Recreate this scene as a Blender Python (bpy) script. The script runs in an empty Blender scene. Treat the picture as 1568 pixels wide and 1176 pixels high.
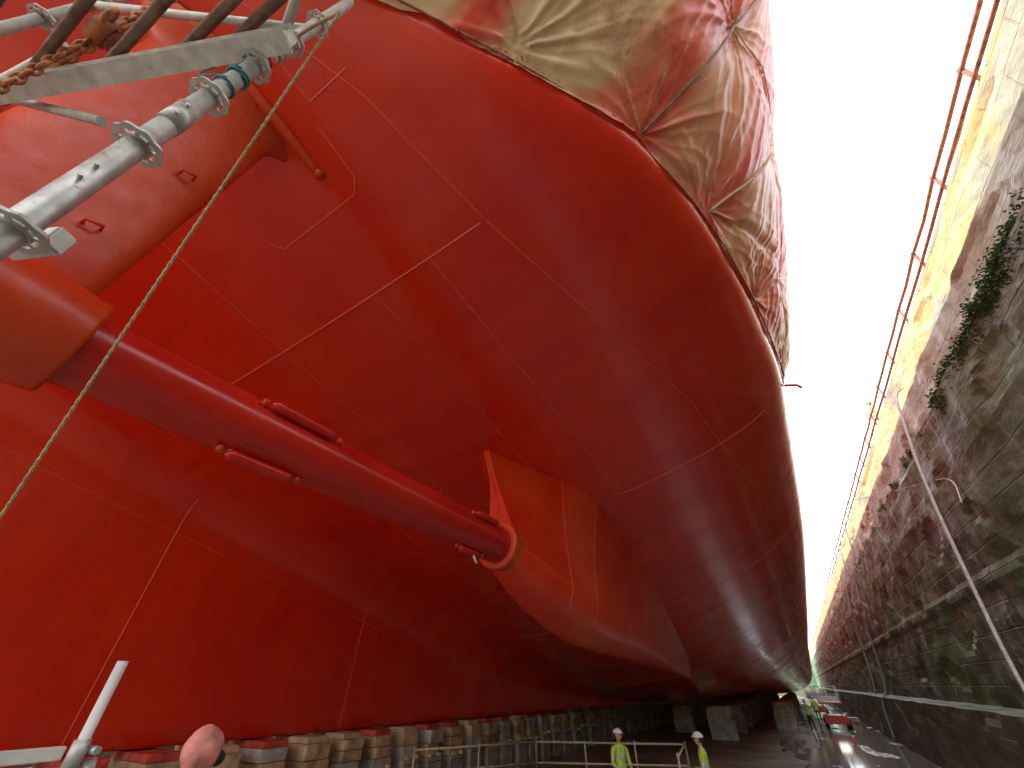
import bpy, bmesh, math, random
from math import sin, cos, pi, radians, sqrt, exp
from mathutils import Vector, Matrix, noise
random.seed(7)
scene = bpy.context.scene
CL = -12.0   # ship centreline X ; keel baseline Z=-1 ; dock floor Z=-2.6
FLOOR = -2.6

# ------------------------------------------------------------------ helpers
def interp(tab):
    xs=[p[0] for p in tab]; ys=[p[1] for p in tab]; n=len(xs)
    d=[(ys[i+1]-ys[i])/(xs[i+1]-xs[i]) for i in range(n-1)]
    m=[d[0]]+[0 if d[i-1]*d[i]<=0 else 2*d[i-1]*d[i]/(d[i-1]+d[i]) for i in range(1,n-1)]+[d[-1]]
    def f(x):
        if x<=xs[0]: return ys[0]
        if x>=xs[-1]: return ys[-1]
        i=0
        while x>xs[i+1]: i+=1
        h=xs[i+1]-xs[i]; t=(x-xs[i])/h
        return (ys[i]*(2*t**3-3*t*t+1)+h*m[i]*(t**3-2*t*t+t)+ys[i+1]*(-2*t**3+3*t*t)+h*m[i+1]*(t**3-t*t))
    return f
def sstep(a,b,x):
    t=max(0,min(1,(x-a)/(b-a))); return t*t*(3-2*t)

class NT:
    def __init__(s,name):
        s.m=bpy.data.materials.new(name); s.m.use_nodes=True
        s.t=s.m.node_tree; s.n=s.t.nodes; s.l=s.t.links
        s.b=s.n['Principled BSDF']; s.out=s.n['Material Output']
        s.co=s.n.new('ShaderNodeTexCoord').outputs['Object']
    def L(s,a,b): s.l.new(a,b)
    def mapping(s,scale=(1,1,1),loc=(0,0,0),rot=(0,0,0),src=None):
        m=s.n.new('ShaderNodeMapping'); m.inputs['Scale'].default_value=scale
        m.inputs['Location'].default_value=loc; m.inputs['Rotation'].default_value=rot
        s.L(src or s.co,m.inputs['Vector']); return m.outputs[0]
    def noise(s,scale,detail=4,rough=.55,vec=None,dist=0):
        m=s.n.new('ShaderNodeTexNoise'); m.inputs['Scale'].default_value=scale
        m.inputs['Detail'].default_value=detail; m.inputs['Roughness'].default_value=rough
        m.inputs['Distortion'].default_value=dist
        s.L(vec or s.co,m.inputs['Vector']); return m.outputs['Fac']
    def ramp(s,fac,stops,interp_='LINEAR'):
        r=s.n.new('ShaderNodeValToRGB'); r.color_ramp.interpolation=interp_
        e=r.color_ramp.elements
        while len(e)<len(stops): e.new(.5)
        for i,(p,c) in enumerate(stops):
            e[i].position=p; e[i].color=(c if len(c)==4 else (*c,1)) if not isinstance(c,(int,float)) else (c,c,c,1)
        s.L(fac,r.inputs[0]); return r.outputs[0]
    def mix(s,f,a,b,mode='MIX'):
        m=s.n.new('ShaderNodeMix'); m.data_type='RGBA'; m.blend_type=mode
        for k,v in ((0,f),(6,a),(7,b)):
            if isinstance(v,bpy.types.NodeSocket): s.L(v,m.inputs[k])
            elif k==0: m.inputs[0].default_value=v
            else: m.inputs[k].default_value=(*v,1) if len(v)==3 else v
        return m.outputs[2]
    def math(s,op,a,b=0,c=0):
        m=s.n.new('ShaderNodeMath'); m.operation=op
        for i,v in enumerate((a,b,c)):
            if isinstance(v,bpy.types.NodeSocket): s.L(v,m.inputs[i])
            else: m.inputs[i].default_value=v
        return m.outputs[0]
    def xyz(s):
        x=s.n.new('ShaderNodeSeparateXYZ'); s.L(s.co,x.inputs[0]); return x.outputs
    def bump(s,h,strength=.3,dist=.02,normal=None):
        b=s.n.new('ShaderNodeBump'); b.inputs['Strength'].default_value=strength; b.inputs['Distance'].default_value=dist
        s.L(h,b.inputs['Height'])
        if normal: s.L(normal,b.inputs['Normal'])
        return b.outputs[0]
    def set(s,color=None,rough=None,normal=None,metal=None,**kw):
        for k,v in (('Base Color',color),('Roughness',rough),('Normal',normal),('Metallic',metal)):
            if v is None: continue
            if isinstance(v,bpy.types.NodeSocket): s.L(v,s.b.inputs[k])
            elif k=='Base Color': s.b.inputs[k].default_value=(*v,1)
            else: s.b.inputs[k].default_value=v
        for k,v in kw.items(): s.b.inputs[k].default_value=v
        return s.m
def simple(name,col,rough=.6,metal=0,var=.25,scale=6,bump=.15,bd=.005):
    t=NT(name); n=t.noise(scale,3)
    dark=tuple(c*(1-var) for c in col); lite=tuple(min(1,c*(1+var)) for c in col)
    c=t.ramp(n,[(.3,dark),(.7,lite)])
    return t.set(c,rough,t.bump(t.noise(scale*4,3),bump,bd),metal)

# ------------------------------------------------------------------ materials
def mat_hull():
    t=NT('hull_red_paint')
    big=t.noise(.30,3,.55,None,.4)
    c=t.ramp(big,[(.3,(.72,.014,.003)),(.7,(.86,.042,.006))])
    x,y,z=t.xyz()
    cmb=t.n.new('ShaderNodeCombineXYZ'); t.L(y,cmb.inputs[0]); t.L(t.math('ADD',x,z),cmb.inputs[1])
    br=t.n.new('ShaderNodeTexBrick'); t.L(cmb.outputs[0],br.inputs[0]); br.inputs['Scale'].default_value=1
    br.inputs['Brick Width'].default_value=6.7; br.inputs['Row Height'].default_value=2.45; br.inputs['Mortar Size'].default_value=0
    br.inputs['Color1'].default_value=(.88,.88,.88,1); br.inputs['Color2'].default_value=(1,1,1,1)
    c=t.mix(.4,c,br.outputs[0],'MULTIPLY')
    sp=t.noise(1,3,.5,t.mapping((.35,1.6,.35),rot=(0,0,.15)))
    c=t.mix(t.ramp(sp,[(.42,0),(.68,.35)]),c,(.62,.008,.008))
    ro=t.ramp(sp,[(.3,.20),(.7,.32)])
    nb=t.bump(t.noise(.7,1,.4),.10,.06)
    t.b.inputs['Coat Weight'].default_value=.35; t.b.inputs['Coat Roughness'].default_value=.08
    t.L(nb,t.b.inputs['Coat Normal'])
    return t.set(c,ro,nb)
M_HULL=mat_hull()
M_SEAM=simple('weld_bead_red',(.88,.15,.09),.30,0,.12,20)
M_SHAFT=NT('shaft_red_paint'); 
M_SHAFT=(lambda t:t.set(t.ramp(t.noise(2,4,.6,t.mapping((1,.4,1))),[(.3,(.50,.010,.008)),(.7,(.68,.03,.015))]),t.ramp(t.noise(3,3),[(.3,.12),(.7,.26)]),t.bump(t.noise(9,3),.06,.01)))(M_SHAFT)
def mat_strut():
    t=NT('strut_red_paint')
    c=t.ramp(t.noise(1.6,4,.6),[(.3,(.62,.035,.008)),(.7,(.80,.085,.022))])
    return t.set(c,t.ramp(t.noise(6,3),[(.3,.24),(.7,.42)]),t.bump(t.noise(9,5,.65),.3,.014))
M_STRUT=mat_strut()
def mat_boss():
    t=NT('bossing_red_paint')
    c=t.ramp(t.noise(.6,3,.6),[(.3,(.72,.022,.005)),(.7,(.86,.080,.015))])
    return t.set(c,.24,t.bump(t.noise(1.4,2,.5),.15,.03))
M_BOSS=mat_boss()
def mat_tarp():
    t=NT('tarp_sheeting'); x,y,z=t.xyz()
    s1=t.math('MULTIPLY_ADD',t.noise(.9,3,.55),1.5,t.math('ADD',y,t.math('MULTIPLY',z,.10)))
    pos=t.math('MULTIPLY_ADD',s1,1/12.,(2-.75-.7)/12.)
    B_=(.84,.60,.36);R_=(.88,.10,.07);S_=(.90,.26,.15);T_=(.86,.42,.26)
    c=t.ramp(pos,[(0,B_),(.165,B_),(.195,R_),(.215,R_),(.24,B_),(.305,B_),(.335,S_),(.385,R_),(.43,T_),(.49,S_),(.53,R_),(.60,T_),(.70,S_),(.78,R_),(.9,T_)])
    sp=t.noise(26,3,.75)
    m=t.math('MULTIPLY',t.ramp(sp,[(.5,0),(.6,1)]),t.ramp(t.noise(.7,1),[(.56,0),(.64,.45)]))
    c=t.mix(m,c,(.76,.02,.03))
    t.set(c,.28,t.bump(t.noise(2.2,3,.55,t.mapping((1,3,1))),.25,.03))
    tr=t.n.new('ShaderNodeBsdfTranslucent'); t.L(c,tr.inputs[0])
    mx=t.n.new('ShaderNodeMixShader'); mx.inputs[0].default_value=.25
    t.L(t.b.outputs[0],mx.inputs[1]); t.L(tr.outputs[0],mx.inputs[2]); t.L(mx.outputs[0],t.out.inputs[0])
    return t.m
M_TARP=mat_tarp()
def mat_wall():
    t=NT('dock_stone_wall'); x,y,z=t.xyz()
    cmb=t.n.new('ShaderNodeCombineXYZ'); t.L(y,cmb.inputs[0]); t.L(z,cmb.inputs[1])
    br=t.n.new('ShaderNodeTexBrick'); t.L(cmb.outputs[0],br.inputs[0])
    br.inputs['Scale'].default_value=1; br.inputs['Brick Width'].default_value=1.5; br.inputs['Row Height'].default_value=.52
    br.inputs['Mortar Size'].default_value=.02; br.inputs['Mortar Smooth'].default_value=.5
    br.inputs['Color1'].default_value=(.72,.74,.72,1); br.inputs['Color2'].default_value=(1.1,1.12,1.08,1); br.inputs['Mortar'].default_value=(.45,.46,.44,1)
    st=t.noise(1.0,5,.66,t.mapping((1,.5,1.2)),.2)
    c=t.ramp(st,[(.28,(.085,.135,.095)),(.45,(.18,.265,.19)),(.58,(.26,.36,.26)),(.75,(.40,.50,.38))])
    c=t.mix(.7,c,br.outputs['Color'],'MULTIPLY')
    drip=t.noise(1,4,.62,t.mapping((1,1.0,.14)))
    c=t.mix(t.ramp(drip,[(.46,0),(.60,.7)]),c,(.055,.085,.065))
    drip2=t.noise(1,3,.6,t.mapping((1,2.2,.18),(3,9,1)))
    c=t.mix(t.ramp(drip2,[(.56,0),(.66,.4)]),c,(.44,.54,.43))
    c=t.mix(t.ramp(t.noise(.45,4,.6,t.mapping((1,.6,.8),(7,3,1))),[(.45,0),(.62,.65)]),c,(.10,.21,.06))
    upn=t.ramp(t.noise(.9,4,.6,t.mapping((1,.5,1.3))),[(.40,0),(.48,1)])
    c=t.mix(t.math('GREATER_THAN',z,5.95),c,t.mix(st,(.18,.23,.16),(.52,.55,.42)))
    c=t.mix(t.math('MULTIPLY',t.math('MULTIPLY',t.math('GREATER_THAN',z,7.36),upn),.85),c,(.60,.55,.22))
    b2=t.n.new('ShaderNodeTexBrick'); t.L(cmb.outputs[0],b2.inputs[0]); b2.inputs['Scale'].default_value=1
    b2.inputs['Brick Width'].default_value=.30; b2.inputs['Row Height'].default_value=.11; b2.inputs['Mortar Size'].default_value=.01
    b2.inputs['Color1'].default_value=(.24,.14,.09,1); b2.inputs['Color2'].default_value=(.13,.11,.08,1); b2.inputs['Mortar'].default_value=(.22,.25,.20,1)
    lowc=t.mix(t.ramp(st,[(.40,0),(.55,.85)]),b2.outputs[0],(.15,.20,.14))
    c=t.mix(t.math('LESS_THAN',z,-.55),c,lowc)
    h=t.math('ADD',st,t.math('MULTIPLY',br.outputs['Fac'],-.5))
    nb=t.bump(h,.8,.10)
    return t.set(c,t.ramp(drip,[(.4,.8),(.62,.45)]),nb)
M_WALL=mat_wall()
def mat_floor():
    t=NT('dock_floor_concrete'); x,y,z=t.xyz()
    n=t.noise(.35,5,.65)
    c=t.ramp(n,[(.3,(.20,.18,.15)),(.55,(.36,.33,.28)),(.75,(.50,.46,.40))])
    c=t.mix(t.ramp(t.noise(.8,4,.7),[(.55,0),(.7,.35)]),c,(.30,.14,.09))
    wet=t.noise(.8,4,.6,t.mapping((1,.22,1)))
    side=t.n.new('ShaderNodeMapRange'); t.L(x,side.inputs[0]); side.inputs[1].default_value=-3.5; side.inputs[2].default_value=.3
    w=t.ramp(t.math('MULTIPLY_ADD',side.outputs[0],.22,t.math('MULTIPLY',wet,.8)),[(.50,0),(.55,1)])
    c=t.mix(t.math('MULTIPLY',w,.6),c,(.11,.12,.11))
    ro=t.math('MULTIPLY_ADD',w,-.76,.82)
    nb=t.bump(t.math('MULTIPLY',t.noise(5,4,.7),t.math('SUBTRACT',1.05,w)),.5,.05)
    return t.set(c,ro,nb)
M_FLOOR=mat_floor()
M_GROUND=simple('quay_concrete',(.36,.34,.30),.85,0,.3,.4,.3,.02)
M_CONC=simple('block_concrete',(.50,.48,.42),.85,0,.4,2.2,.6,.03)
M_TIMBER=simple('block_timber',(.62,.46,.27),.75,0,.45,3.0,.5,.02)
M_REDWOOD=simple('block_timber_red_overspray',(.62,.08,.06),.6,0,.5,4,.5,.02)
M_GALV=NT('galvanised_steel')
M_GALV=(lambda t:t.set(t.mix(t.ramp(t.noise(30,5,.7),[(.56,0),(.68,.8)]),t.ramp(t.noise(9,4,.6),[(.3,(.42,.41,.39)),(.7,(.70,.69,.66))]),(.30,.15,.10)),t.ramp(t.noise(14,3),[(.3,.32),(.7,.55)]),t.bump(t.noise(40,3),.15,.003),.45))(M_GALV)
M_ALU=simple('weathered_aluminium',(.72,.70,.66),.5,.15,.25,12,.2)
M_RUST=simple('rusty_steel',(.34,.14,.08),.75,.2,.5,9,.5,.006)
M_BAR=simple('brown_steel_bar',(.20,.13,.09),.5,.3,.5,14,.4,.004)
M_HOIST=simple('hoist_orange_rust',(.50,.17,.07),.6,.1,.5,12,.4,.006)
M_ROPE=simple('rope_tan',(.55,.43,.25),.85,0,.35,40,.6,.004)
M_ROPEW=simple('rope_pale',(.60,.57,.50),.85,0,.3,30,.6,.004)
M_BLUE=simple('blue_cord',(.03,.22,.30),.6,0,.3,30)
M_REDT=simple('red_tape',(.70,.04,.03),.45,0,.2,30)
M_HIVIS=simple('hi_vis_yellow',(.55,.75,.05),.7,0,.2,12)
M_HIVISS=simple('reflective_strip',(.6,.6,.58),.35,.2,.1,12)
M_NAVY=simple('work_trousers',(.03,.035,.05),.85,0,.3,10)
M_SKIN=simple('skin',(.55,.33,.24),.55,0,.08,10,.05)
M_HELM=simple('helmet_white',(.78,.78,.76),.35,0,.1,10,.02)
M_HOOD=simple('overspray_hood_cloth',(.72,.26,.22),.8,0,.45,9,.5,.01)
M_DARK=simple('dark_rubber',(.02,.02,.02),.7,0,.3,10)
M_FENCE=simple('barrier_rail_pale',(.66,.58,.42),.6,0,.3,12)
M_LRED=simple('lift_red_paint',(.55,.05,.04),.4,0,.2,6)
M_LWHITE=simple('white_paint',(.75,.74,.72),.45,0,.12,6)
M_LBLUE=simple('pale_blue_hose',(.35,.50,.58),.5,0,.2,20)
M_LEAF=simple('ivy_leaf',(.07,.13,.03),.6,0,.6,5)

# ------------------------------------------------------------------ mesh builder
class MB:
    def __init__(s): s.v=[]; s.f=[]; s.mi=[]; s.mats=[]; s.sm=[]
    def _m(s,mat):
        if mat not in s.mats: s.mats.append(mat)
        return s.mats.index(mat)
    def add(s,vs,fs,mat,smooth=False):
        o=len(s.v); s.v+= [tuple(p) for p in vs]; k=s._m(mat)
        for f in fs: s.f.append([i+o for i in f]); s.mi.append(k); s.sm.append(smooth)
    def box(s,c,d,mat,rot=None,bev=0.0):
        bm=bmesh.new(); bmesh.ops.create_cube(bm,size=1)
        bmesh.ops.scale(bm,vec=Vector(d),verts=bm.verts)
        if bev>0: bmesh.ops.bevel(bm,geom=bm.edges[:],offset=bev,segments=2,affect='EDGES')
        M=Matrix.Translation(c)@(rot.to_4x4() if rot else Matrix())
        bm.verts.index_update()
        s.add([M@v.co for v in bm.verts],[[v.index for v in f.verts] for f in bm.faces],mat); bm.free()
    def tube(s,pts,r,mat,seg=12,cap=True,closed=False):
        pts=[Vector(p) for p in pts]; n=len(pts); rs=r if isinstance(r,(list,tuple)) else [r]*n
        vs=[];fs=[]; prev=None
        for i,p in enumerate(pts):
            if closed: t=(pts[(i+1)%n]-pts[i-1]).normalized()
            else: t=(pts[min(i+1,n-1)]-pts[max(i-1,0)]).normalized()
            if prev is None:
                a=Vector((0,0,1)) if abs(t.z)<.9 else Vector((1,0,0)); u=t.cross(a).normalized()
            else: u=(prev-t*prev.dot(t)).normalized()
            prev=u; w=t.cross(u)
            for k in range(seg):
                a=2*pi*k/seg; vs.append(p+(u*cos(a)+w*sin(a))*rs[i])
        for i in range(n if closed else n-1):
            j=(i+1)%n
            for k in range(seg):
                k2=(k+1)%seg; fs.append([i*seg+k,i*seg+k2,j*seg+k2,j*seg+k])
        s.add(vs,fs,mat,True)
        if cap and not closed:
            o=len(s.v)-len(vs); k=s._m(mat)
            s.f.append([o+q for q in range(seg)][::-1]); s.mi.append(k); s.sm.append(False)
            s.f.append([o+(n-1)*seg+q for q in range(seg)]); s.mi.append(k); s.sm.append(False)
    def ell(s,c,d,mat,rot=None,seg=20,rings=14,fn=None):
        vs=[];fs=[]
        for i in range(rings+1):
            ph=pi*i/rings
            for k in range(seg):
                a=2*pi*k/seg; p=Vector((sin(ph)*cos(a)*d[0],sin(ph)*sin(a)*d[1],cos(ph)*d[2]))
                if fn: p=fn(p)
                if rot: p=rot@p
                vs.append(p+Vector(c))
        for i in range(rings):
            for k in range(seg):
                k2=(k+1)%seg; fs.append([i*seg+k,(i+1)*seg+k,(i+1)*seg+k2,i*seg+k2])
        s.add(vs,fs,mat,True)
    def obj(s,name):
        me=bpy.data.meshes.new(name); me.from_pydata(s.v,[],s.f); 
        for m in s.mats: me.materials.append(m)
        me.polygons.foreach_set('material_index',s.mi); me.polygons.foreach_set('use_smooth',s.sm)
        me.update(); o=bpy.data.objects.new(name,me); scene.collection.objects.link(o); return o
def grid(name,rows,mat,smooth=True,flip=False,parent=None):
    n=len(rows[0]); vs=[p for r in rows for p in r]; fs=[]
    for i in range(len(rows)-1):
        for k in range(n-1):
            q=[i*n+k,i*n+k+1,(i+1)*n+k+1,(i+1)*n+k]; fs.append(q[::-1] if flip else q)
    me=bpy.data.meshes.new(name); me.from_pydata(vs,[],fs); me.materials.append(mat)
    me.polygons.foreach_set('use_smooth',[smooth]*len(fs)); me.update()
    o=bpy.data.objects.new(name,me); scene.collection.objects.link(o)
    if parent: o.parent=parent
    return o
def empty(name):
    e=bpy.data.objects.new(name,None); scene.collection.objects.link(e); return e

# ------------------------------------------------------------------ ship hull
fB=interp([(-9,3),(-6,6),(-3,8.3),(-.12,10.35),(1.57,11.7),(2.85,12.48),(4.5,13.05),(7,13.6),(9.8,13.98),(20,14.2),(110,14.2),(125,12.5),(140,7),(150,.8)])
fBt=interp([(-9,13.2),(-5,14.6),(0,15.15),(110,15.0),(130,13.5),(145,8),(152,1.2)])
fH=interp([(-9,6.9),(-6,6.75),(-3,6.4),(0,5.95),(2.3,5.45),(4,5.1),(7,4.5),(11,3.65),(15,2.7),(20,1.6),(25,.75),(30,.25),(36,.03),(150,.02)])
fN=interp([(-9,1.7),(4,1.75),(10,2.0),(20,2.45),(28,2.5),(40,2.8),(50,3.1),(68,4.5),(80,6),(110,6),(135,2.4),(150,2)])
fW=interp([(-9,.26),(4,.32),(11,.5),(15,.7),(20,1.0),(25,1.5),(32,2.6),(40,4),(100,4),(140,1.5),(150,.3)])
WL=7.0
def hull_h(Y,b):
    B=fB(Y); x=max(0,min(1,b/B)); n=fN(Y)
    return fH(Y)+(WL-fH(Y))*(1-(1-x**n)**(1/n))
def flare(u,Y):
    k=sstep(6,16,Y); return (1-k)*(.25*u+.75*(u*(1.6-.6*u)))+k*u*u*(3-2*u)
def top_b(Y,h):
    u=min(1,(h-WL)/3.5); return fB(Y)+(fBt(Y)-fB(Y))*flare(u,Y)
def section(Y):
    B=fB(Y); n=fN(Y); w=min(fW(Y),B*.5); H=fH(Y); pts=[(0,0),(w*.6,0),(w*.9,.01),(w,.06 if H>.1 else .012)]
    R=max(.02,min(1.3,H*.5,(B-w)*.4)); b1=w+R; h1=hull_h(Y,b1)
    z0=pts[-1][1]; zt=max(h1-R,z0+.002)
    w2=w+.12*min(1,H/3)
    for i in range(1,11): pts.append((w+(w2-w)*i/10, z0+(zt-z0)*i/10))
    b1=w2+R; h1=max(hull_h(Y,b1),zt+.003)
    for i in range(1,11):
        a=pi/2*i/10; pts.append((w2+R*(1-cos(a)), zt+(h1-zt)*sin(a)))
    t0=math.asin(min(1,(b1/B))**(n/2))
    for i in range(1,49):
        t=t0+(pi/2-t0)*i/48
        b=B*sin(t)**(2/n); h=H+(WL-H)*(1-max(0,cos(t))**(2/n)); pts.append((b,h))
    for i in range(1,15):
        h=WL+3.5*i/14; pts.append((top_b(Y,h),h))
    pts.append((fBt(Y),11.2)); pts.append((fBt(Y)+.05,12.0)); pts.append((0,12.05))
    return pts
Ys=[]; y=-9
while y<150.01:
    Ys.append(y); y+= .25 if y<24 else (.5 if y<45 else 2)
ship=empty('ship_hull')
rs=[];rp=[]
for Y in Ys:
    s_=section(Y)
    rs.append([(CL+b,Y,h-1) for b,h in s_]); rp.append([(CL-b,Y,h-1) for b,h in s_])
grid('hull_starboard',rs,M_HULL,True,False,ship)
grid('hull_port',rp,M_HULL,True,True,ship)
cap=MB(); a=rs[0]; b=rp[0]
cap.add([(p[0],p[1]-.002,p[2]) for p in a]+[(p[0],p[1]-.002,p[2]) for p in b][::-1],[list(range(len(a)+len(b)))],M_HULL)
o=cap.obj('transom'); o.parent=ship
sm=MB()
def seam(pl,r=.008,n=60):
    pts=[]
    for i in range(len(pl)-1):
        for k in range(n):
            t=k/n; Y=pl[i][0]*(1-t)+pl[i+1][0]*t; b=pl[i][1]*(1-t)+pl[i+1][1]*t
            pts.append((CL+b,Y,hull_h(Y,b)-1.0-.002))
    sm.tube(pts,r,M_SEAM,6,False)
seam([(2.3,2.2),(2.3,10.25)],.013)
seam([(2.3,9.2),(7.2,9.5),(14,9.6),(30,9.6)],.011)
seam([(2.3,10.2),(4.5,10.9),(7.7,11.9),(12,12.6),(30,13.2)],.009)
seam([(2.3,8.1),(12,8.2)],.006); seam([(-4,5.9),(20,5.9)],.006); seam([(-4,3.7),(20,3.7)],.005)
seam([(9.5,9.6),(9.5,13.4)],.009); seam([(16,3),(16,13.6)],.009); seam([(-1.5,4),(-1.5,9)],.007)
seam([(24,3),(24,13.8)],.009); seam([(34,3),(34,13.6)],.010)
seam([(.1,7.3),(.95,7.3),(1.1,7.42),(1.1,8.85),(.95,9.0),(.3,9.0)],.008)
seam([(-3,8.2),(.4,9.7),(2.3,10.2)],.007); seam([(-.5,9.1),(.1,9.1),(.1,9.7)],.008)
s4=section(4.0)
sm.tube([(CL+b+.002,4.0,h-1) for b,h in s4[3:18]],.010,M_SEAM,6,False)
sm.tube([(CL+section(q)[13][0]+.001,q,section(q)[13][1]-1) for q in [i*.5 for i in range(0,40)]],.006,M_SEAM,6,False)
for q in (10.0,16.0): sm.tube([(CL+b+.001,q,h-1) for b,h in section(q)[3:16]],.007,M_SEAM,6,False)
o=sm.obj('weld_seams'); o.parent=ship

# bossing
SX,SZ=-4.0,2.05
fr=interp([(6.4,.40),(7.2,.52),(8.5,.64),(10,.70),(13,.60),(16,.45),(19.4,.22),(22,.08)])
fzb=interp([(6.4,1.64),(7.2,1.30),(8,1.05),(10,.70),(13,.58),(16,.48),(19.4,.33),(22,.2)])
fwh=interp([(6.4,.0),(7,.20),(8.5,.55),(10,.72),(13,.70),(16,.5),(20,.25),(22,.1)])
fin_=interp([(6.4,.52),(7,.95),(7.8,1.2),(9,1.35),(12,1.3),(16,.95),(20,.4),(22,.15)])
fout=interp([(6.4,-.38),(7,-.10),(7.8,.35),(8.6,.80),(9.5,1.05),(12,1.05),(16,.85),(20,.4),(22,.15)])
rows=[]
yy=6.4
while yy<22.01:
    r=fr(yy); zb=fzb(yy); zc=zb+r; row=[]
    def side(sgn):
        out=[]
        for i in range(25):
            u=i/24; wt=sgn*(fout(yy) if sgn>0 else fin_(yy))
            mid=sgn*fwh(yy)-.10*sstep(7.5,6.4,yy)
            x=(1-u)**2*sgn*r+2*u*(1-u)*mid+u*u*wt
            Yo=yy-.06*u*sstep(8,6.4,yy)
            zt=hull_h(Yo,8+wt)-1+.12; zt=max(zt,zc+.02)
            out.append((SX+x,Yo,zc+(zt-zc)*u))
        return out
    L=side(-1)[::-1]; Rr=side(1)
    arc=[(SX-r*cos(pi*k/20),yy,zc-r*sin(pi*k/20)) for k in range(1,20)]
    rows.append(L+arc+Rr); yy+=.15
boss=grid('bossing',rows,M_BOSS,True,True,ship)
c=MB(); c.add(rows[0],[list(range(len(rows[0])))],M_BOSS); 
def revolve(mb,prof,X,Z,mat,seg=48):
    vs=[];fs=[]
    for (Y,r) in prof:
        for k in range(seg):
            a=2*pi*k/seg; vs.append((X+r*cos(a),Y,Z+r*sin(a)))
    for i in range(len(prof)-1):
        for k in range(seg):
            k2=(k+1)%seg; fs.append([i*seg+k,i*seg+k2,(i+1)*seg+k2,(i+1)*seg+k])
    mb.add(vs,fs,mat,True)
revolve(c,[(6.2,.33),(6.2,.40),(6.21,.425),(6.24,.43),(6.36,.43),(6.40,.42),(6.6,.42),(7.4,.40)],SX,SZ,M_STRUT)
c.tube([((rows[0][24-i][0]+rows[0][43+i][0])/2+.0,rows[0][43+i][1]-.005,rows[0][43+i][2]) for i in range(8,25)],.03,M_BOSS,8)
for ri in (12,20): c.tube([(p[0]+.001,p[1],p[2]) for p in rows[ri][40:]],.005,M_SEAM,6,False)
o=c.obj('bossing_collar'); o.parent=ship
s=MB()
revolve(s,[(-3.2,.30),(0,.30),(3.0,.315),(6.3,.33)],SX,SZ,M_SHAFT,64)
def anode(Y0,Y1,ang,s):
    R=.30+.065; ux,uz=cos(ang),sin(ang)
    pts=[];rr=[]
    for i in range(17):
        u=i/16; Y=Y0+(Y1-Y0)*u; e=min(u,1-u)*(Y1-Y0)
        pts.append((SX+R*ux,Y,SZ+R*uz)); rr.append(.055*sqrt(max(.02,min(1,1-(1-min(1,e/.07))**2))))
    s.tube(pts,rr,M_SHAFT,12)
    for Y in (Y0-.05,Y0+.04,Y1-.04,Y1+.05): s.tube([(SX+.28*ux,Y,SZ+.28*uz),(SX+(R+.01)*ux,Y,SZ+(R+.01)*uz)],.03,M_STRUT,8)
    s.box((SX+(.315)*ux,(Y0+Y1)/2,SZ+.315*uz),(.02,Y1-Y0+.2,.05),M_SHAFT,Matrix.Rotation(-ang,3,'Y'))
anode(1.5,2.3,radians(30),s); anode(1.4,2.1,radians(-76),s)
anode(5.1,5.75,radians(30),s); anode(5.0,5.6,radians(-76),s)
s.tube([(SX+.1,5.35,SZ-.36),(SX+.13,5.45,SZ-.50)],.018,M_LWHITE,8)
o=s.obj('propeller_shaft')
b=MB()
revolve(b,[(.16,.31),(.16,.385),(.13,.40),(-.10,.42),(-.7,.47),(-1.8,.47),(-2.3,.40),(-2.4,.31)],SX,SZ,M_STRUT,64)
rows=[]
for i in range(61):
    w=i/60; zroot=hull_h(-.3,8.4)-1+.12
    Z=SZ+(zroot-SZ)*w; X=SX+.42*w*w
    e0=exp(-((w*3.7)/.42)**2)*1.0; e1=sstep(.84,1,w)**2
    yf=.0+.20*w+.50*e1; yb=-1.10-.3*e1-.25*e0; th=.15+.17*e0+.14*e1
    row=[]
    for k in range(33):
        a=2*pi*k/32; cy=cos(a); row.append((X+th*sin(a)*(1-.15*cy),(yf+yb)/2+(yf-yb)/2*cy,Z))
    rows.append(row)
vs=[p for r_ in rows for p in r_]; n=33
b.add(vs,[[i*n+k,i*n+k+1,(i+1)*n+k+1,(i+1)*n+k] for i in range(60) for k in range(32)],M_STRUT,True)
pts=[(CL+8.62,yq,hull_h(yq,8.62)-1-.02) for yq in [-.9+i*.105 for i in range(16)]]
b.tube(pts,[.05+.03*sin(pi*i/15) for i in range(16)],M_STRUT,12)
b.ell(pts[-1],(.07,.07,.06),M_STRUT)
for (w_,yo) in ((.25,-.35),(.3,-.6),(.55,-.2)):
    Z=SZ+3.6*w_; X=SX+.42*w_*w_+.16
    b.tube([(X-.02,yo,Z),(X+.05,yo,Z),(X+.05,yo+.10,Z+.03),(X-.02,yo+.10,Z+.03)],.014,M_STRUT,8)
o=b.obj('shaft_strut_bracket')

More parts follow.
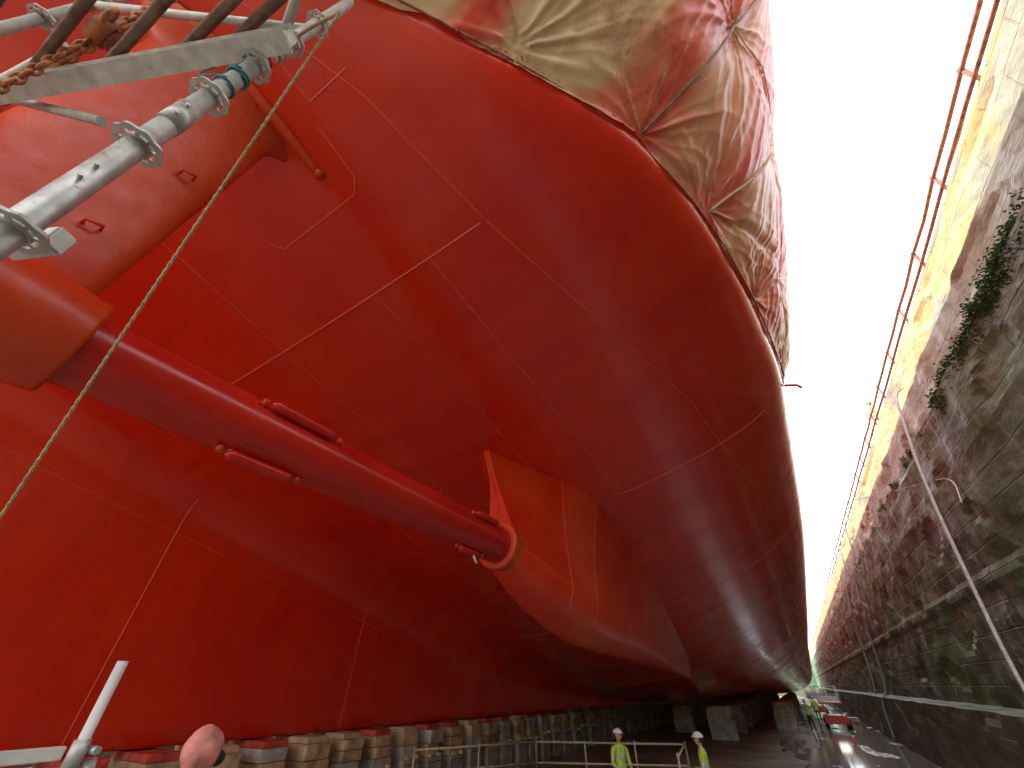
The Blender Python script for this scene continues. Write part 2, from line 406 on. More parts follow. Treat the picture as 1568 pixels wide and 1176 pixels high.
# ------------------------------------------------------------------ tarp
def tarp_base(Y,h):
    return Vector((CL+top_b(Y,h),Y,h-1))
ties=[(2.7,7.05),(2.8,8.9),(5.5,9.7),(4.4,7.1),(.2,8.3),(.2,10.0),(-2.5,8.6),(8.0,8.6),(9.8,7.2),(1.0,7.1),(6.8,7.1)]
segs=[(0,1),(1,2),(3,2),(0,4),(4,1),(3,1),(2,7),(7,8),(10,7),(3,7),(4,6),(9,4),(1,5),(0,3)]
def tarp_off(Y,h,u):
    off=.02+.15*sstep(0,.35,u)
    m=1
    for (ty,th) in ties:
        d2=((Y-ty)/1.0)**2+((h-th)/.9)**2
        if d2<4: m*=(1-.92*exp(-d2*2.2))
    off*=m
    nn=noise.noise(Vector((Y*1.5,h*1.5,7)))
    for (ty,th) in ties:
        dy=Y-ty; dh=h-th; d=sqrt(dy*dy+dh*dh)+1e-4
        if d>3: continue
        a=math.atan2(dh,dy)
        w_=exp(-d/.8)*min(1,d/.12)
        s1=1-abs(sin(a*5+ty*3+nn*1.2)); s2=1-abs(sin(a*13+ty*5+nn*2))
        off+= w_*(.060*s1*s1+.026*s2*s2)
    for (i,j) in segs:
        ay,ah=ties[i]; by,bh=ties[j]; vy,vh=by-ay,bh-ah; L2=vy*vy+vh*vh
        t=((Y-ay)*vy+(h-ah)*vh)/L2
        if t<0 or t>1: continue
        pd=((Y-ay)*vh-(h-ah)*vy)/sqrt(L2)
        if abs(pd)>.9: continue
        e=sin(pi*t)**.5
        off-= .05*e*exp(-(pd/.10)**2)
        s1=1-abs(sin(pd*9+i+nn*1.5)); off+= .022*e*exp(-(pd/.45)**2)*s1*s1
    off+=.035*noise.noise(Vector((Y*1.2,h*1.2,3)))*min(1,u*4)
    q=noise.noise(Vector((Y*.8,h*.8,40)))*1.5
    r1=1-abs(noise.noise(Vector((Y*3.2+h*1.6+q,h*.7,1)))*3)
    off+=.020*max(0,r1)*min(1,u*6)
    return max(.010,off)
rows=[]
NY=660;NH=140
for i in range(NY+1):
    Y=-7+17.6*i/NY; row=[]
    lo=WL-.02+.05*sin(Y*3.1)+.05*noise.noise(Vector((Y*2,0,0)))
    hi=10.25+.05*sin(Y*2)
    for k in range(NH+1):
        u=k/NH; h=lo+(hi-lo)*u
        hb=max(h,WL+.0)
        p=tarp_base(Y,hb); e=.05
        dY=(tarp_base(Y+e,hb)-tarp_base(Y-e,hb)); dh=(tarp_base(Y,hb+e)-tarp_base(Y,max(WL,hb-e)))
        nrm=dh.cross(dY).normalized()
        if nrm.x<0: nrm=-nrm
        p.z=h-1 if h<WL else p.z
        row.append(p+nrm*tarp_off(Y,h,u))
    rows.append(row)
tarp=grid('tarpaulin_sheeting',rows,M_TARP,True,False)
def tp(Y,h,ex=.02):
    i=(Y+7)/17.6*NY; i=int(max(0,min(NY,round(i))))
    lo=WL-.02+.05*sin(Y*3.1); hi=10.25; k=int(max(0,min(NH,round((h-lo)/(hi-lo)*NH))))
    p=rows[i][k]; return Vector((p.x+ex,p.y-ex*.6,p.z-ex*.5))
rp_=MB()
def trope(pl,r=.014,mat=M_ROPE):
    pts=[]
    for i in range(len(pl)-1):
        for k in range(24):
            t=k/24; pts.append(tp(pl[i][0]*(1-t)+pl[i+1][0]*t,pl[i][1]*(1-t)+pl[i+1][1]*t))
    for _ in range(3): pts=[pts[0]]+[(pts[j-1]+pts[j]*2+pts[j+1])/4 for j in range(1,len(pts)-1)]+[pts[-1]]
    rp_.tube(pts,r,mat,8)
trope([(2.7,7.05),(2.8,8.9),(2.9,10.2)],.016,M_BAR); trope([(4.4,7.1),(5.5,9.7)],.022,M_ROPE); trope([(2.7,7.05),(.2,8.3)],.006); trope([(2.8,8.9),(4.4,9.4),(5.5,9.7)],.008)
trope([(-6.5,7.02),(10.4,7.02)],.015,M_RUST)
for i in range(60):
    Y=-3+i*.22+random.uniform(-.08,.08); p=tp(Y,7.03); 
    rp_.tube([p,p+Vector((.03*random.uniform(-1,1),random.uniform(-.05,.05),-.07*random.random()-.02))],.007,M_REDT,6)
p=tp(10.3,7.1); rp_.tube([p,p+Vector((.25,.05,-.05)),p+Vector((.32,.05,-.16))],.035,M_REDT,8)
o=rp_.obj('tarp_lashing')

# ------------------------------------------------------------------ dock
prof=[(3.9,FLOOR),(4.05,-.55),(4.55,-.45),(4.75,1.8),(4.85,4.15),(5.15,4.25),(5.3,5.82),(5.72,5.9),(5.85,7.28),(6.25,7.36),(6.38,8.72),(6.55,8.8)]
def wall(name,sgn):
    pp=[]
    for i in range(len(prof)-1):
        a,b_=prof[i],prof[i+1]; d=sqrt((a[0]-b_[0])**2+(a[1]-b_[1])**2); n=max(1,int(d/.14))
        for k in range(n): t=k/n; pp.append((a[0]+(b_[0]-a[0])*t,a[1]+(b_[1]-a[1])*t))
    pp.append(prof[-1]); rows=[]; y=-70
    while y<176:
        row=[]
        for (x,z) in pp:
            j=.06*noise.noise(Vector((y*.5,z*.9,1)))+.045*noise.noise(Vector((y*1.1,z*2.0,4)))+.02*noise.noise(Vector((y*4,z*5,9)))
            sp_=noise.noise(Vector((y*.45,z*1.1,12)))
            j+=.07*sstep(.22,.34,sp_)
            if 1.85<z<2.1: j-=.05
            if z>8.7 or z<FLOOR+.05: j*=.3
            xx=x+j; row.append(((xx if sgn>0 else 2*CL-xx),y,z+.02*noise.noise(Vector((y*.8,z,20)))*(0 if z<FLOOR+.05 else 1)))
        rows.append(row); y+= (.16 if -5<y<45 else 1.0)
    return grid(name,rows,M_WALL,False,sgn<0)
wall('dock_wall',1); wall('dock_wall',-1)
e=MB()
XR,XLf=6.55,2*CL-6.55
e.box(((XR+XLf)/2,175.5,(8.8+FLOOR)/2),(XR-XLf+6,1,8.8-FLOOR),M_WALL)
e.obj('dock_end_wall')
e=MB(); e.box(((XR+XLf)/2,-71,(8.8+FLOOR)/2-.5),(XR-XLf+6,1.2,8.8-FLOOR-1),M_WALL); 
for i in range(9): e.box((XLf+2+i*4.4,-70.2,(8.8+FLOOR)/2-.5),(.5,.6,8.8-FLOOR-1),M_RUST)
e.obj('dock_gate')
rows=[[(x,y,FLOOR) for x in [-30+i*1.7 for i in range(22)]] for y in [-75+i*5 for i in range(51)]]
grid('dock_floor',rows,M_FLOOR,False,True)
g=MB()
for (x0,x1,y0,y1) in ((XR-.02,900,-71.6,176),(-900,XLf+.02,-71.6,176),(-900,900,176,1500),(-900,900,-900,-71.6)):
    g.add([(x0,y0,8.79),(x1,y0,8.79),(x1,y1,8.79),(x0,y1,8.79)],[[0,1,2,3]],M_GROUND)
g.obj('quay_ground')
cp=MB(); y=-10
while y<170:
    L=1.45+random.uniform(-.1,.1); cp.box((6.78+random.uniform(-.015,.015),y+L/2,8.88+random.uniform(-.01,.01)),(.62,L-.03,.2),M_WALL,None,.02); y+=L
cp.obj('coping_stones')
r=MB(); X=6.58
y=-8
posts=[]
while y<150:
    posts.append(y); y+=2.4
for y in posts:
    zt=9.66+random.uniform(-.03,.03)
    r.tube([(X,y,8.9),(X+.02,y,zt)],.04,M_RUST,8); r.box((X,y,9.0),(.14,.14,.03),M_RUST)
    r.ell((X+.02,y,zt),(.06,.06,.06),M_RUST,None,8,6)
for zt,rr in ((9.6,.042),(9.25,.024)):
    pts=[]
    for y in posts:
        pts+= [(X,y,zt),(X+random.uniform(-.02,.02),y+1.2,zt-.035)]
    r.tube(pts,rr,M_RUST,8)
r.tube([(6.45,y,9.06+.02*sin(y)) for y in range(-8,150,1)],.04,M_RUST,8)
r.obj('dockside_railing')
h=MB()
def hose(pts,r_,mat,mb):
    P=[Vector(p) for p in pts]
    for _ in range(2):
        Q=[P[0]]
        for i in range(len(P)-1): Q+= [P[i]*.75+P[i+1]*.25,P[i]*.25+P[i+1]*.75]
        Q.append(P[-1]); P=Q
    mb.tube(P,r_,mat,8)
hose([(6.5,34.5,9.0),(6.05,34.6,8.8),(5.95,35,7.3),(5.5,35.3,5.9),(5.0,35.8,4.2),(4.65,36.5,1.5),(4.4,37,-.4),(3.95,37.4,-.6),(3.8,37.8,-2.5)],.045,M_LBLUE,h)
hose([(6.5,40,9.0),(6.05,40.1,8.8),(5.9,40.4,7.3),(5.4,41,5.8),(4.9,41.3,4.1),(4.6,41.6,1),(4.3,42,-.5),(3.8,42.3,-2.5)],.045,M_LBLUE,h)
h.obj('air_hose')
h=MB()
hose([(5.9,15,7.6),(5.0,13.3,6.65),(4.5,12.6,5.4),(3.9,11.9,3.7),(3.35,11.2,1.5),(3.0,10.75,-.05),(2.7,9.9,-2.4)],.030,M_ROPEW,h)
h.obj('hanging_mooring_rope')
h=MB()
hose([(2.3,18,5.3),(4.0,17,5.0),(5.35,16,4.9)],.008,M_ROPEW,h); hose([(5.35,16,4.9),(4.8,13,4.0),(4.1,11.5,3.0)],.012,M_ROPEW,h)
h.obj('guy_wire')
iv=MB()
cl=[]
for c_ in range(80): cl.append((random.uniform(6.5,12.5),1.0))
for c_ in range(26): cl.append((random.uniform(12.5,34),.6))
for (y,sc_) in cl:
    hang=random.uniform(0,.45)*sc_; x0=5.36-.10*hang; z0=5.95-hang
    for q in range(int(110*sc_)):
        p=Vector((x0+random.gauss(0,.04),y+random.gauss(0,.13)*sc_,z0+random.gauss(0,.10)*sc_))
        sN=random.uniform(.018,.042); R=Matrix.Rotation(random.uniform(0,6.3),3,'Z')@Matrix.Rotation(random.uniform(-1.2,1.2),3,'X')
        iv.add([p+R@Vector(v) for v in ((-sN,0,0),(0,-sN*.6,0),(sN,0,.01),(0,sN*.9,0))],[[0,1,2,3]],M_LEAF)
iv.obj('ivy_growth')

# keel blocks
def blocks(name,X,y0,y1,step,wx):
    k=MB(); y=y0
    while y<y1:
        jx=random.uniform(-.05,.05)
        top=-1.02
        hb=FLOOR+random.choice([.75,.8,.85])
        k.box((X+jx,y,(FLOOR+hb)/2),(wx,.74,hb-FLOOR),M_CONC,None,.02)
        z=hb; n=random.choice([2,3]); hh=(top-hb-.12)/n
        for q in range(n):
            k.box((X+jx+random.uniform(-.06,.06),y+random.uniform(-.02,.02),z+hh/2),(wx*.94+random.uniform(-.1,.06),.66+random.uniform(-.06,.05),hh-.012),random.choice([M_TIMBER,M_CONC,M_TIMBER]),None,.012); z+=hh
        k.box((X+jx,y,top-.06),(wx*.8,.6,.118),random.choice([M_REDWOOD,M_REDWOOD,M_TIMBER]),None,.01)
        for sg in (-1,1): k.box((X+jx+wx*.47,y+sg*.2,hb+.05),(.25,.12,.08),M_TIMBER,Matrix.Rotation(.2*sg,3,'Z'))
        k.tube([(X+jx+wx*.5+.012,y-.37,hb-.1),(X+jx+wx*.5+.012,y+.37,hb-.1)],.012,M_RUST,6)
        y+=step*random.uniform(.96,1.04)
    return k.obj(name)
blocks('keel_block_row',CL+.35,-5,120,1.15,1.8)
blocks('side_block_row',-4.9,34,110,5.5,1.5); blocks('side_block_row',-1.8,44,110,6.5,1.3); blocks('side_block_row',-8.0,38,110,6.0,1.3)
blocks('side_block_row',-19.5,38,110,6,1.4)

# ------------------------------------------------------------------ scaffold near camera
TX,TY=-1.36,-.19
sc=MB()
sc.tube([(TX,TY,FLOOR+.05),(TX,TY,4.2)],.034,M_GALV,24)
sc.box((TX,TY,FLOOR+.01),(.15,.15,.012),M_GALV)
def rosette(mb,X,Y,Z,R=.070):
    seg=64
    vs=[];fs=[]
    for ri,(rr) in enumerate(((.052),(R))):
        for k in range(seg):
            a=2*pi*k/seg; q=rr*(1+(.045*cos(8*a) if ri else 0))
            for zz in (-.005,.005): vs.append((X+q*cos(a),Y+q*sin(a),Z+zz))
    def id(ri,k,zi): return ri*seg*2+(k%seg)*2+zi
    for k in range(seg):
        fs+=[[id(0,k,1),id(1,k,1),id(1,k+1,1),id(0,k+1,1)],[id(0,k,0),id(0,k+1,0),id(1,k+1,0),id(1,k,0)],
             [id(1,k,0),id(1,k+1,0),id(1,k+1,1),id(1,k,1)],[id(0,k,0),id(0,k,1),id(0,k+1,1),id(0,k+1,0)]]
    mb.add(vs,fs,M_GALV)
    for k in range(8):
        a=2*pi*(k+.5)/8; mb.box((X+.043*cos(a),Y+.043*sin(a),Z),(.028,.010,.009),M_GALV,Matrix.Rotation(a,3,'Z'))
    mb.tube([(X,Y,Z-.012),(X,Y,Z+.012)],.040,M_GALV,24)
for Z in (-2.1,-1.6,-1.1,-.6,-.09,.41,.91,1.44,1.94,2.40,2.9,3.4): rosette(sc,TX,TY,Z)
sc.tube([(TX,TY,1.62),(TX,TY,1.78)],.039,M_GALV,24)
for Z in (1.15,1.22,1.66,1.74): sc.tube([(TX-.05,TY+.01,Z),(TX+.05,TY-.01,Z)],.007,M_GALV,8)
sc.obj('scaffold_standard')
dk=MB()
A=Vector((-1.14,-.17,2.47)); Bp=Vector((-3.3,-1.09,2.47)); D=(Bp-A).normalized(); ang=math.atan2(D.y,D.x)
Rz=Matrix.Rotation(ang,3,'Z'); mid=(A+Bp)/2; Ln=(Bp-A).length
dk.box(mid,(Ln,.055,.10),M_ALU,Rz,.006); dk.box(mid+Vector((0,0,-.055)),(Ln,.09,.008),M_ALU,Rz); dk.box(mid+Vector((0,0,.055)),(Ln,.09,.008),M_ALU,Rz)
for i,(yb_,x0) in enumerate(((-.99,-2.95),(-.77,-2.6),(-.57,-2.1),(-.40,-1.72),(-.29,-1.5))):
    dk.tube([(x0,yb_-.03,2.57),(x0+2.2,yb_+.10,2.57)],.024,M_BAR,12)
dk.box((.35,-.45,2.55),(.06,1.3,.1),M_ALU)
dk.obj('scaffold_deck_frame')
rb=MB()
rb.tube([(-2.45,-.95,FLOOR),(-2.45,-.95,4.6)],.026,M_GALV,16)
for Z in (1.9,2.4,2.9,3.4,3.9): rosette(rb,-2.45,-.95,Z,.06)
rb.tube([(-1.36,-.19,3.25),(-2.45,-.95,3.30)],.024,M_ALU,16)
rb.tube([(-3.2,-1.0,2.75),(-2.5,-.84,2.92)],.024,M_ALU,16)
rb.tube([(-3.3,-1.1,2.9),(-2.2,-.45,2.30)],.024,M_ALU,16)
rb.tube([(-1.36,-.19,2.7),(-.6,-.5,3.1)],.024,M_ALU,16)
rb.box((-1.52,-.16,1.02),(.16,.05,.08),M_ALU,Matrix.Rotation(.4,3,'Z'),.006)
rb.box((-1.62,-.19,1.10),(.10,.05,.05),M_REDT,Matrix.Rotation(.7,3,'Z'),.006)
rb.obj('scaffold_bracing')
tt=MB()
def wrap(mb,X,Y,Z,R,turns,pitch,mat,r_=.004):
    pts=[]; n=int(turns*18)
    for i in range(n): 
        a=2*pi*i/18; q=R*(1+.05*sin(a*2.7)); pts.append((X+q*cos(a),Y+q*sin(a),Z+pitch*i/18+.006*sin(a*1.3)))
    mb.tube(pts,r_,mat,6)
wrap(tt,TX,TY,2.19,.041,4,.010,M_BLUE,.005); wrap(tt,TX,TY,2.06,.039,2,.012,M_BLUE)
wrap(tt,TX,TY,2.62,.039,5,.02,M_ROPE,.007)
hose([(TX+.03,TY,2.2),(TX-.1,TY-.05,2.3),(TX-.22,TY-.12,2.28),(TX-.18,TY-.1,2.42)],.004,M_BLUE,tt)
hose([(TX-.03,TY,2.07),(TX-.1,TY-.03,2.03),(TX-.08,TY,1.93)],.004,M_BLUE,tt)
tt.tube([(TX,TY,2.50),(TX,TY,2.56)],.040,M_REDT,16)
tt.obj('cord_lashing')
h=MB()
P0=Vector((-.92,-.12,2.62)); P1=Vector((-2.60,.30,.52))
for o_ in (0,1):
    pts=[]
    for i in range(361):
        t=i/360*1.5; p=P0.lerp(P1,t); p.z-=.05*sin(pi*min(1,t/1.5))
        a=i*.9+o_*pi; p+=Vector((cos(a)*.0026,sin(a)*.0026,0)); pts.append(p)
    h.tube(pts,.0042,M_ROPE,8)
hose([(-.92,-.12,2.62),(-1.1,-.16,2.66),(TX+.02,TY,2.66)],.008,M_ROPE,h)
h.obj('guy_rope')
ch=MB()
C=Vector((-2.12,-.72,2.76))
ch.tube([C+Vector((0,-.035,0)),C+Vector((0,.035,0))],.085,M_HOIST,28); ch.tube([C+Vector((0,-.05,0)),C+Vector((0,.05,0))],.045,M_BAR,16)
ch.tube([C+Vector((0,.036,0)),C+Vector((0,.046,0))],.065,M_HOIST,24)
for k in range(6):
    a=2*pi*k/6; ch.tube([C+Vector((.07*cos(a),.03,.07*sin(a))),C+Vector((.07*cos(a),.05,.07*sin(a)))],.009,M_BAR,8)
ch.box(C+Vector((0,0,.09)),(.12,.06,.12),M_HOIST,None,.015)
def chain(mb,p0,p1,sag,L=.055,r_=.008,mat=M_HOIST):
    p0=Vector(p0);p1=Vector(p1); n=int((p1-p0).length/L*1.05)+2
    for i in range(n):
        t=(i+.5)/n; c=p0.lerp(p1,t)+Vector((0,0,-sag*4*t*(1-t))); t2=t+.01
        d=(p0.lerp(p1,t2)+Vector((0,0,-sag*4*t2*(1-t2)))-c).normalized()
        a=Vector((0,1,0)) if abs(d.y)<.8 else Vector((1,0,0)); u=d.cross(a).normalized(); 
        if i%2: u=d.cross(u)
        pts=[c+d*(L*.62*cos(q))+u*(L*.33*sin(q)) for q in [2*pi*k/12 for k in range(12)]]
        mb.tube(pts,r_,mat,6,False,True)
chain(ch,C+Vector((0,0,.14)),(-2.0,-.9,hull_h(-.9,10.0)-1),0); chain(ch,C+Vector((-.05,0,-.06)),C+Vector((-.30,-.02,-.75)),0)
chain(ch,C+Vector((-.08,0,0)),(-3.9,-1.2,3.5),.18); chain(ch,C+Vector((-.08,0,.05)),(-3.2,-.9,2.7),.15)
hk=[C+Vector((.12+.05*cos(a),0,-.03+.05*sin(a))) for a in [radians(q) for q in range(150,-130,-20)]]
ch.tube(hk,.013,M_HOIST,8)
ch.obj('chain_hoist')
gr=MB()
gr.tube([(-3.0,1.1,FLOOR+.0),(-3.0,1.1,.10)],.024,M_LWHITE,20)
gr.tube([(-3.0,1.1,-.30),(-3.0,1.1,-.20)],.034,M_GALV,16)
gr.box((-3.08,.55,-.25),(.035,1.05,.05),M_LWHITE,None,.004); gr.tube([(-2.98,1.16,-.28),(-3.4,1.5,-1.0)],.024,M_GALV,12)
gr.tube([(-3.0,1.1,-.8),(-3.0,-1.6,-.8)],.024,M_GALV,12); gr.tube([(-3.0,-1.5,FLOOR),(-3.0,-1.5,.1)],.03,M_GALV,12)
gr.box((-3.0,1.12,-.33),(.13,.10,.06),M_GALV,None,.01); gr.tube([(-3.07,1.15,-.24),(-2.93,1.15,-.24)],.016,M_GALV,8)
gr.obj('scaffold_guardrail')
fe=MB()
def fence(p,q,n,mb):
    p=Vector(p);q=Vector(q)
    for i in range(n+1):
        c_=p.lerp(q,i/n); mb.tube([(c_.x,c_.y,FLOOR),(c_.x,c_.y,FLOOR+1.18)],.030,M_FENCE,8)
    for z in (1.12,.62): mb.tube([(p.x,p.y,FLOOR+z),(q.x,q.y,FLOOR+z-.02)],.028,M_FENCE,8)
fence((-8.2,15.5,0),(-3.8,17.5,0),3,fe); fence((-8.2,15.5,0),(-10.4,12.0,0),2,fe); fence((-3.8,17.5,0),(-3.4,14.5,0),1,fe)
fe.obj('barrier_fence')

# ------------------------------------------------------------------ people
def person(name,loc,rz,style='hivis',arm=0.0,lean=0.0,look=0.0,scl=1.0):
    V=[];E=[];R=[]
    def v(p,r,par=None):
        V.append(Vector(p)); R.append(r); 
        if par is not None: E.append((par,len(V)-1))
        return len(V)-1
    pel=v((0,0,.95),.155); sp_=v((0,0.0,1.10),.145,pel); chs=v((0,.01,1.30),.165,sp_); up=v((0,.0,1.44),.12,chs); nk=v((0,.01,1.52),.058,up); v((0,.02,1.60),.055,nk)
    for sg in (-1,1):
        hp=v((sg*.10,0,.90),.10,pel); kn=v((sg*.12,.03,.50),.066,hp); an=v((sg*.13,-.01,.10),.048,kn); v((sg*.14,.14,.05),.042,an)
        sh=v((sg*.19,0,1.42),.068,up)
        el=v((sg*.25,-.02+arm*.08,1.13),.050,sh)
        wr=v((sg*(.24-arm*.08),.10+arm*.18,.90+arm*.22),.034,el); pm=v((sg*(.235-arm*.08),.13+arm*.23,.835+arm*.24),.034,wr)
        for k in range(4):
            o=(k-1.5)*.019; f1=v((sg*(.235-arm*.08)+sg*.0,.13+arm*.23+o+.01,.79+arm*.25-.004*abs(k-1)),.0095,pm); f2=v((sg*(.225-arm*.08),.14+arm*.25+o,.755+arm*.26),.0085,f1); 
        t1=v((sg*(.215-arm*.08),.165+arm*.24,.83+arm*.24),.010,pm); v((sg*(.205-arm*.08),.18+arm*.25,.795+arm*.25),.009,t1)
    me=bpy.data.meshes.new(name+'_body'); me.from_pydata(V,E,[]); ob=bpy.data.objects.new('tmp',me); scene.collection.objects.link(ob)
    md=ob.modifiers.new('s','SKIN'); md.use_smooth_shade=True
    sv=me.skin_vertices[0].data
    for i,r_ in enumerate(R): sv[i].radius=(r_,r_*(.72 if i<4 else 1)); sv[i].use_root=(i==0)
    sd=ob.modifiers.new('d','SUBSURF'); sd.levels=2
    dg=bpy.context.evaluated_depsgraph_get(); dg.update(); ev=bpy.data.meshes.new_from_object(ob.evaluated_get(dg))
    bpy.data.objects.remove(ob)
    body=bpy.data.objects.new('body',ev); scene.collection.objects.link(body)
    ev.materials.clear()
    if style=='hood': ms=[M_HOOD,M_HOOD,M_DARK,M_HOOD,M_HOOD]
    else: ms=[M_NAVY,M_HIVIS,M_SKIN,M_DARK,M_HIVISS]
    for m in ms: ev.materials.append(m)
    for p in ev.polygons:
        c=p.center; z=c.z; ax=abs(c.x); p.use_smooth=True
        if z<.11: k=3
        elif ax>.17 and z<.90+arm*.24: k=2
        elif z>1.52: k=2 if style!='hood' else 0
        elif z>.88:
            k=1
            if abs(z-1.08)<.03 or abs(z-1.24)<.03 or (abs(ax-.09)<.02 and z>1.24 and z<1.5): k=4
        else: k=0
        p.material_index=k
    hd=MB(); H=Vector((0,.03,1.68)); Rl=Matrix.Rotation(look,3,'Z')
    def hf_(p):
        if p.z<0: p.x*=1+.25*p.z/.12
        return p
    skinm=M_SKIN if style!='hood' else M_HOOD
    hd.ell(H,(.077,.097,.118),skinm,Rl,24,18,hf_)
    hd.ell(H+Rl@Vector((0,.10,-.012)),(.014,.020,.026),skinm,Rl,10,8)
    for sg in (-1,1):
        hd.ell(H+Rl@Vector((sg*.079,-.005,-.005)),(.010,.020,.032),skinm,Rl,10,8)
        hd.ell(H+Rl@Vector((sg*.030,.083,.012)),(.011,.010,.008),M_DARK if style!='hood' else M_HELM,Rl,10,8)
    hd.ell(H+Rl@Vector((0,.083,-.055)),(.026,.012,.007),M_REDT,Rl,10,8)
    if style=='hood':
        def fold(p):
            k=1+.08*noise.noise(p*14)+.035*noise.noise(p*34)
            return Vector((p.x*k,p.y*k,p.z*k))
        hd.ell(H+Vector((0,-.010,.006)),(.112,.124,.136),M_HOOD,Rl,36,26,fold)
        hd.ell(H+Rl@Vector((0,.12,-.05)),(.05,.045,.045),M_DARK,Rl,14,10)
        hd.ell(H+Vector((0,-.01,-.19)),(.17,.13,.08),M_HOOD,Rl,28,14,lambda p:p*(1+.10*noise.noise(p*16)))
    else:
        def dome(p):
            if p.z<0: p.z*=.12
            return p
        hd.ell(H+Vector((0,-.005,.045)),(.108,.132,.105),M_HELM,Rl,26,16,dome)
        hd.ell(H+Rl@Vector((0,.10,.045)),(.085,.065,.010),M_HELM,Rl,18,8)
        hd.ell(H+Vector((0,-.03,-.0)),(.082,.085,.09),M_DARK,Rl,18,10)
        hd.tube([H+Rl@Vector((.105*cos(a),-.005+.129*sin(a),.047)) for a in [2*pi*k/24 for k in range(24)]],.006,M_HELM,6,False,True)
    ho=hd.obj('head'); root=empty(name)
    for o in (body,ho): o.parent=root
    root.location=loc; root.rotation_euler=(lean,0,rz); root.scale=(scl,)*3; return root
person('worker_hi_vis',(-4.45,12.9,FLOOR),radians(230),'hivis',.6,0,.4,.95)
person('worker_hi_vis',(-2.45,12.9,FLOOR),radians(100),'hivis',1.0,0,-.3,.95)
person('painter_in_hood',(-3.88,2.14,-2.05),radians(-5),'hood',1.0,0,0)
person('worker_hi_vis',(7.0,21.4,8.80),radians(80),'hivis',1.0,0,.2)
person('worker_hi_vis',(-.1,43,FLOOR),radians(160),'hivis',.3); person('worker_hi_vis',(.6,52,FLOOR),radians(10),'hivis',.8)
person('worker_hi_vis',(-2.95,1.62,-2.35),radians(90),'hivis',.8)
tr=MB()
for i in range(4): tr.box((-4.1+i*.235,2.1,-2.075),(.225,2.2,.04),M_TIMBER)
for y in (1.2,3.0):
    for x in (-4.2,-3.35): tr.tube([(x,y-.12,FLOOR),(x,y,-2.1)],.024,M_GALV,10); tr.tube([(x,y+.12,FLOOR),(x,y,-2.1)],.024,M_GALV,10)
    tr.tube([(-4.25,y,-2.12),(-3.3,y,-2.12)],.024,M_GALV,10)
tr.obj('trestle_platform')
tr=MB(); tr.box((-2.9,1.62,-2.475),(.7,.7,.25),M_TIMBER,None,.01); tr.box((-2.9,1.62,-2.365),(.8,.8,.03),M_TIMBER); tr.obj('timber_step')

# scissor lift
def lift(X,Y):
    sl=MB()
    sl.box((X,Y,FLOOR+.55),(1.5,2.4,.5),M_LRED,None,.04); sl.box((X-.76,Y,FLOOR+.6),(.03,1.6,.3),M_LWHITE)
    for sx in (-.72,.72):
        for sy in (-.8,.8):
            sl.tube([(X+sx-.12,Y+sy,FLOOR+.3),(X+sx+.12,Y+sy,FLOOR+.3)],.3,M_DARK,24); sl.tube([(X+sx-.13,Y+sy,FLOOR+.3),(X+sx+.13,Y+sy,FLOOR+.3)],.14,M_LWHITE,16)
    for sx in (-.5,.5):
        for z in (.85,1.15): 
            sl.tube([(X+sx,Y-.9,FLOOR+z),(X+sx,Y+.9,FLOOR+z+.3)],.035,M_LWHITE,8); sl.tube([(X+sx,Y+.9,FLOOR+z),(X+sx,Y-.9,FLOOR+z+.3)],.035,M_LWHITE,8)
    sl.box((X,Y,FLOOR+1.53),(1.5,2.5,.12),M_LRED,None,.01)
    for z in (2.05,2.55):
        sl.tube([(X-.72,Y-1.2,FLOOR+z),(X+.72,Y-1.2,FLOOR+z),(X+.72,Y+1.2,FLOOR+z),(X-.72,Y+1.2,FLOOR+z)],.025,M_LWHITE,8,False,True)
    for sx in (-.72,0,.72):
        for sy in (-1.2,1.2): sl.tube([(X+sx,Y+sy,FLOOR+1.55),(X+sx,Y+sy,FLOOR+2.55)],.025,M_LWHITE,8)
    sl.box((X,Y-1.22,FLOOR+1.8),(1.3,.02,.35),M_LWHITE)
    sl.obj('scissor_lift')
lift(1.6,47.0); lift(1.0,66.0)
q=MB()
for i,(x,y_) in enumerate(((-.6,56),(0.1,58),(-1.6,60))):
    q.tube([(x,y_,FLOOR),(x,y_,FLOOR+.9)],.3,[M_LBLUE,M_LWHITE,M_LBLUE][i],20)
    for z in (.02,.3,.6,.88): q.tube([(x,y_,FLOOR+z-.012),(x,y_,FLOOR+z+.012)],.315,M_BAR,20)
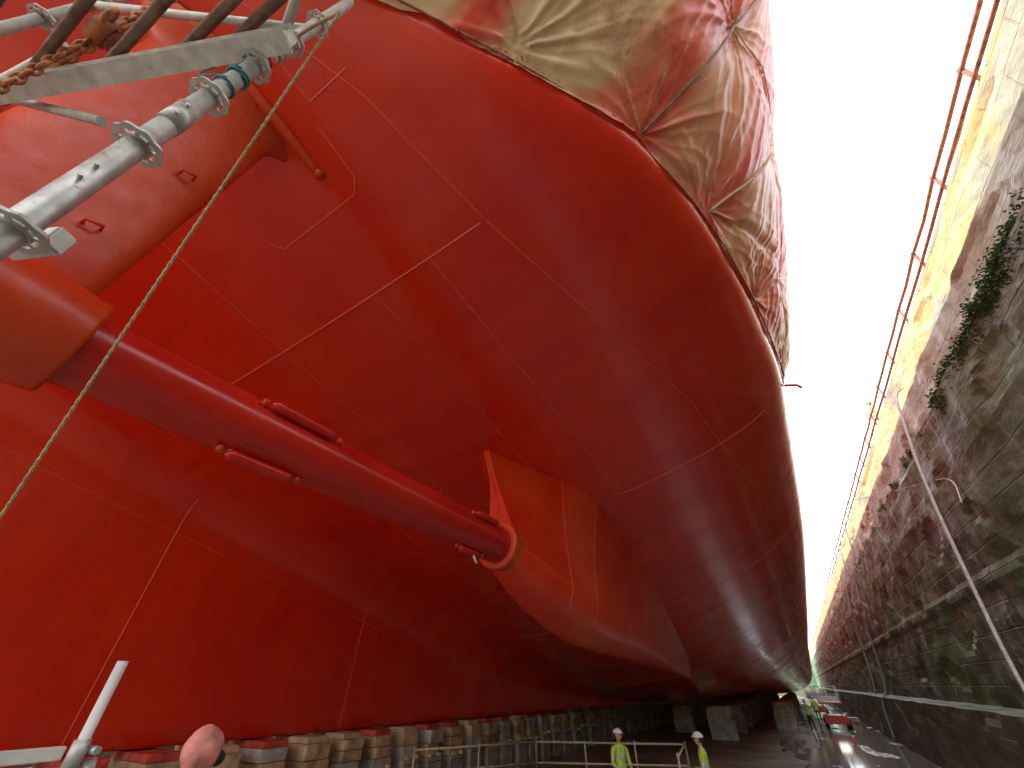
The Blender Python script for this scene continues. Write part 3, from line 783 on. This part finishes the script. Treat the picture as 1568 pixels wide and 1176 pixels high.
q.obj('paint_drums')
q=MB()
for k in range(3):
    q.box((2.9,53+k*.02,FLOOR+.08+k*.16),(1.0,1.2,.03),M_TIMBER)
    for dx in (-.45,0,.45): q.box((2.9+dx,53,FLOOR+.0+k*.16+.032),(.09,1.2,.06),M_TIMBER)
q.obj('pallet_stack')

# ------------------------------------------------------------------ camera
cam=bpy.data.cameras.new('camera'); co=bpy.data.objects.new('camera',cam); scene.collection.objects.link(co)
co.location=(0,0,0); co.rotation_euler=(radians(128.1),0,radians(30.5)); cam.sensor_width=36; cam.lens=13.52; cam.clip_start=.05; cam.clip_end=4000
scene.camera=co
# ------------------------------------------------------------------ light
sd=Vector((-.60,-.38,.72)).normalized()
sun=bpy.data.lights.new('sun','SUN'); sun.energy=5; sun.angle=radians(.5); sun.color=(1,.94,.85)
so=bpy.data.objects.new('sun',sun); scene.collection.objects.link(so); so.rotation_euler=sd.to_track_quat('Z','Y').to_euler()
w=bpy.data.worlds.new('World'); scene.world=w; w.use_nodes=True; nt=w.node_tree
for n_ in list(nt.nodes): nt.nodes.remove(n_)
out=nt.nodes.new('ShaderNodeOutputWorld'); bg=nt.nodes.new('ShaderNodeBackground'); sky=nt.nodes.new('ShaderNodeTexSky')
sky.sky_type='NISHITA'; sky.sun_disc=False; sky.sun_elevation=math.asin(sd.z); sky.sun_rotation=math.atan2(sd.x,sd.y); sky.dust_density=3; sky.air_density=1
bg.inputs[1].default_value=.15; nt.links.new(sky.outputs[0],bg.inputs[0])
bg2=nt.nodes.new('ShaderNodeBackground'); bg2.inputs[0].default_value=(.96,.98,1,1); bg2.inputs[1].default_value=2.9
ad=nt.nodes.new('ShaderNodeAddShader'); nt.links.new(bg.outputs[0],ad.inputs[0]); nt.links.new(bg2.outputs[0],ad.inputs[1]); nt.links.new(ad.outputs[0],out.inputs[0])
scene.view_settings.view_transform='Standard'; scene.view_settings.look='None'; scene.view_settings.exposure=0
print('DONE verts',sum(len(m.vertices) for m in bpy.data.meshes))
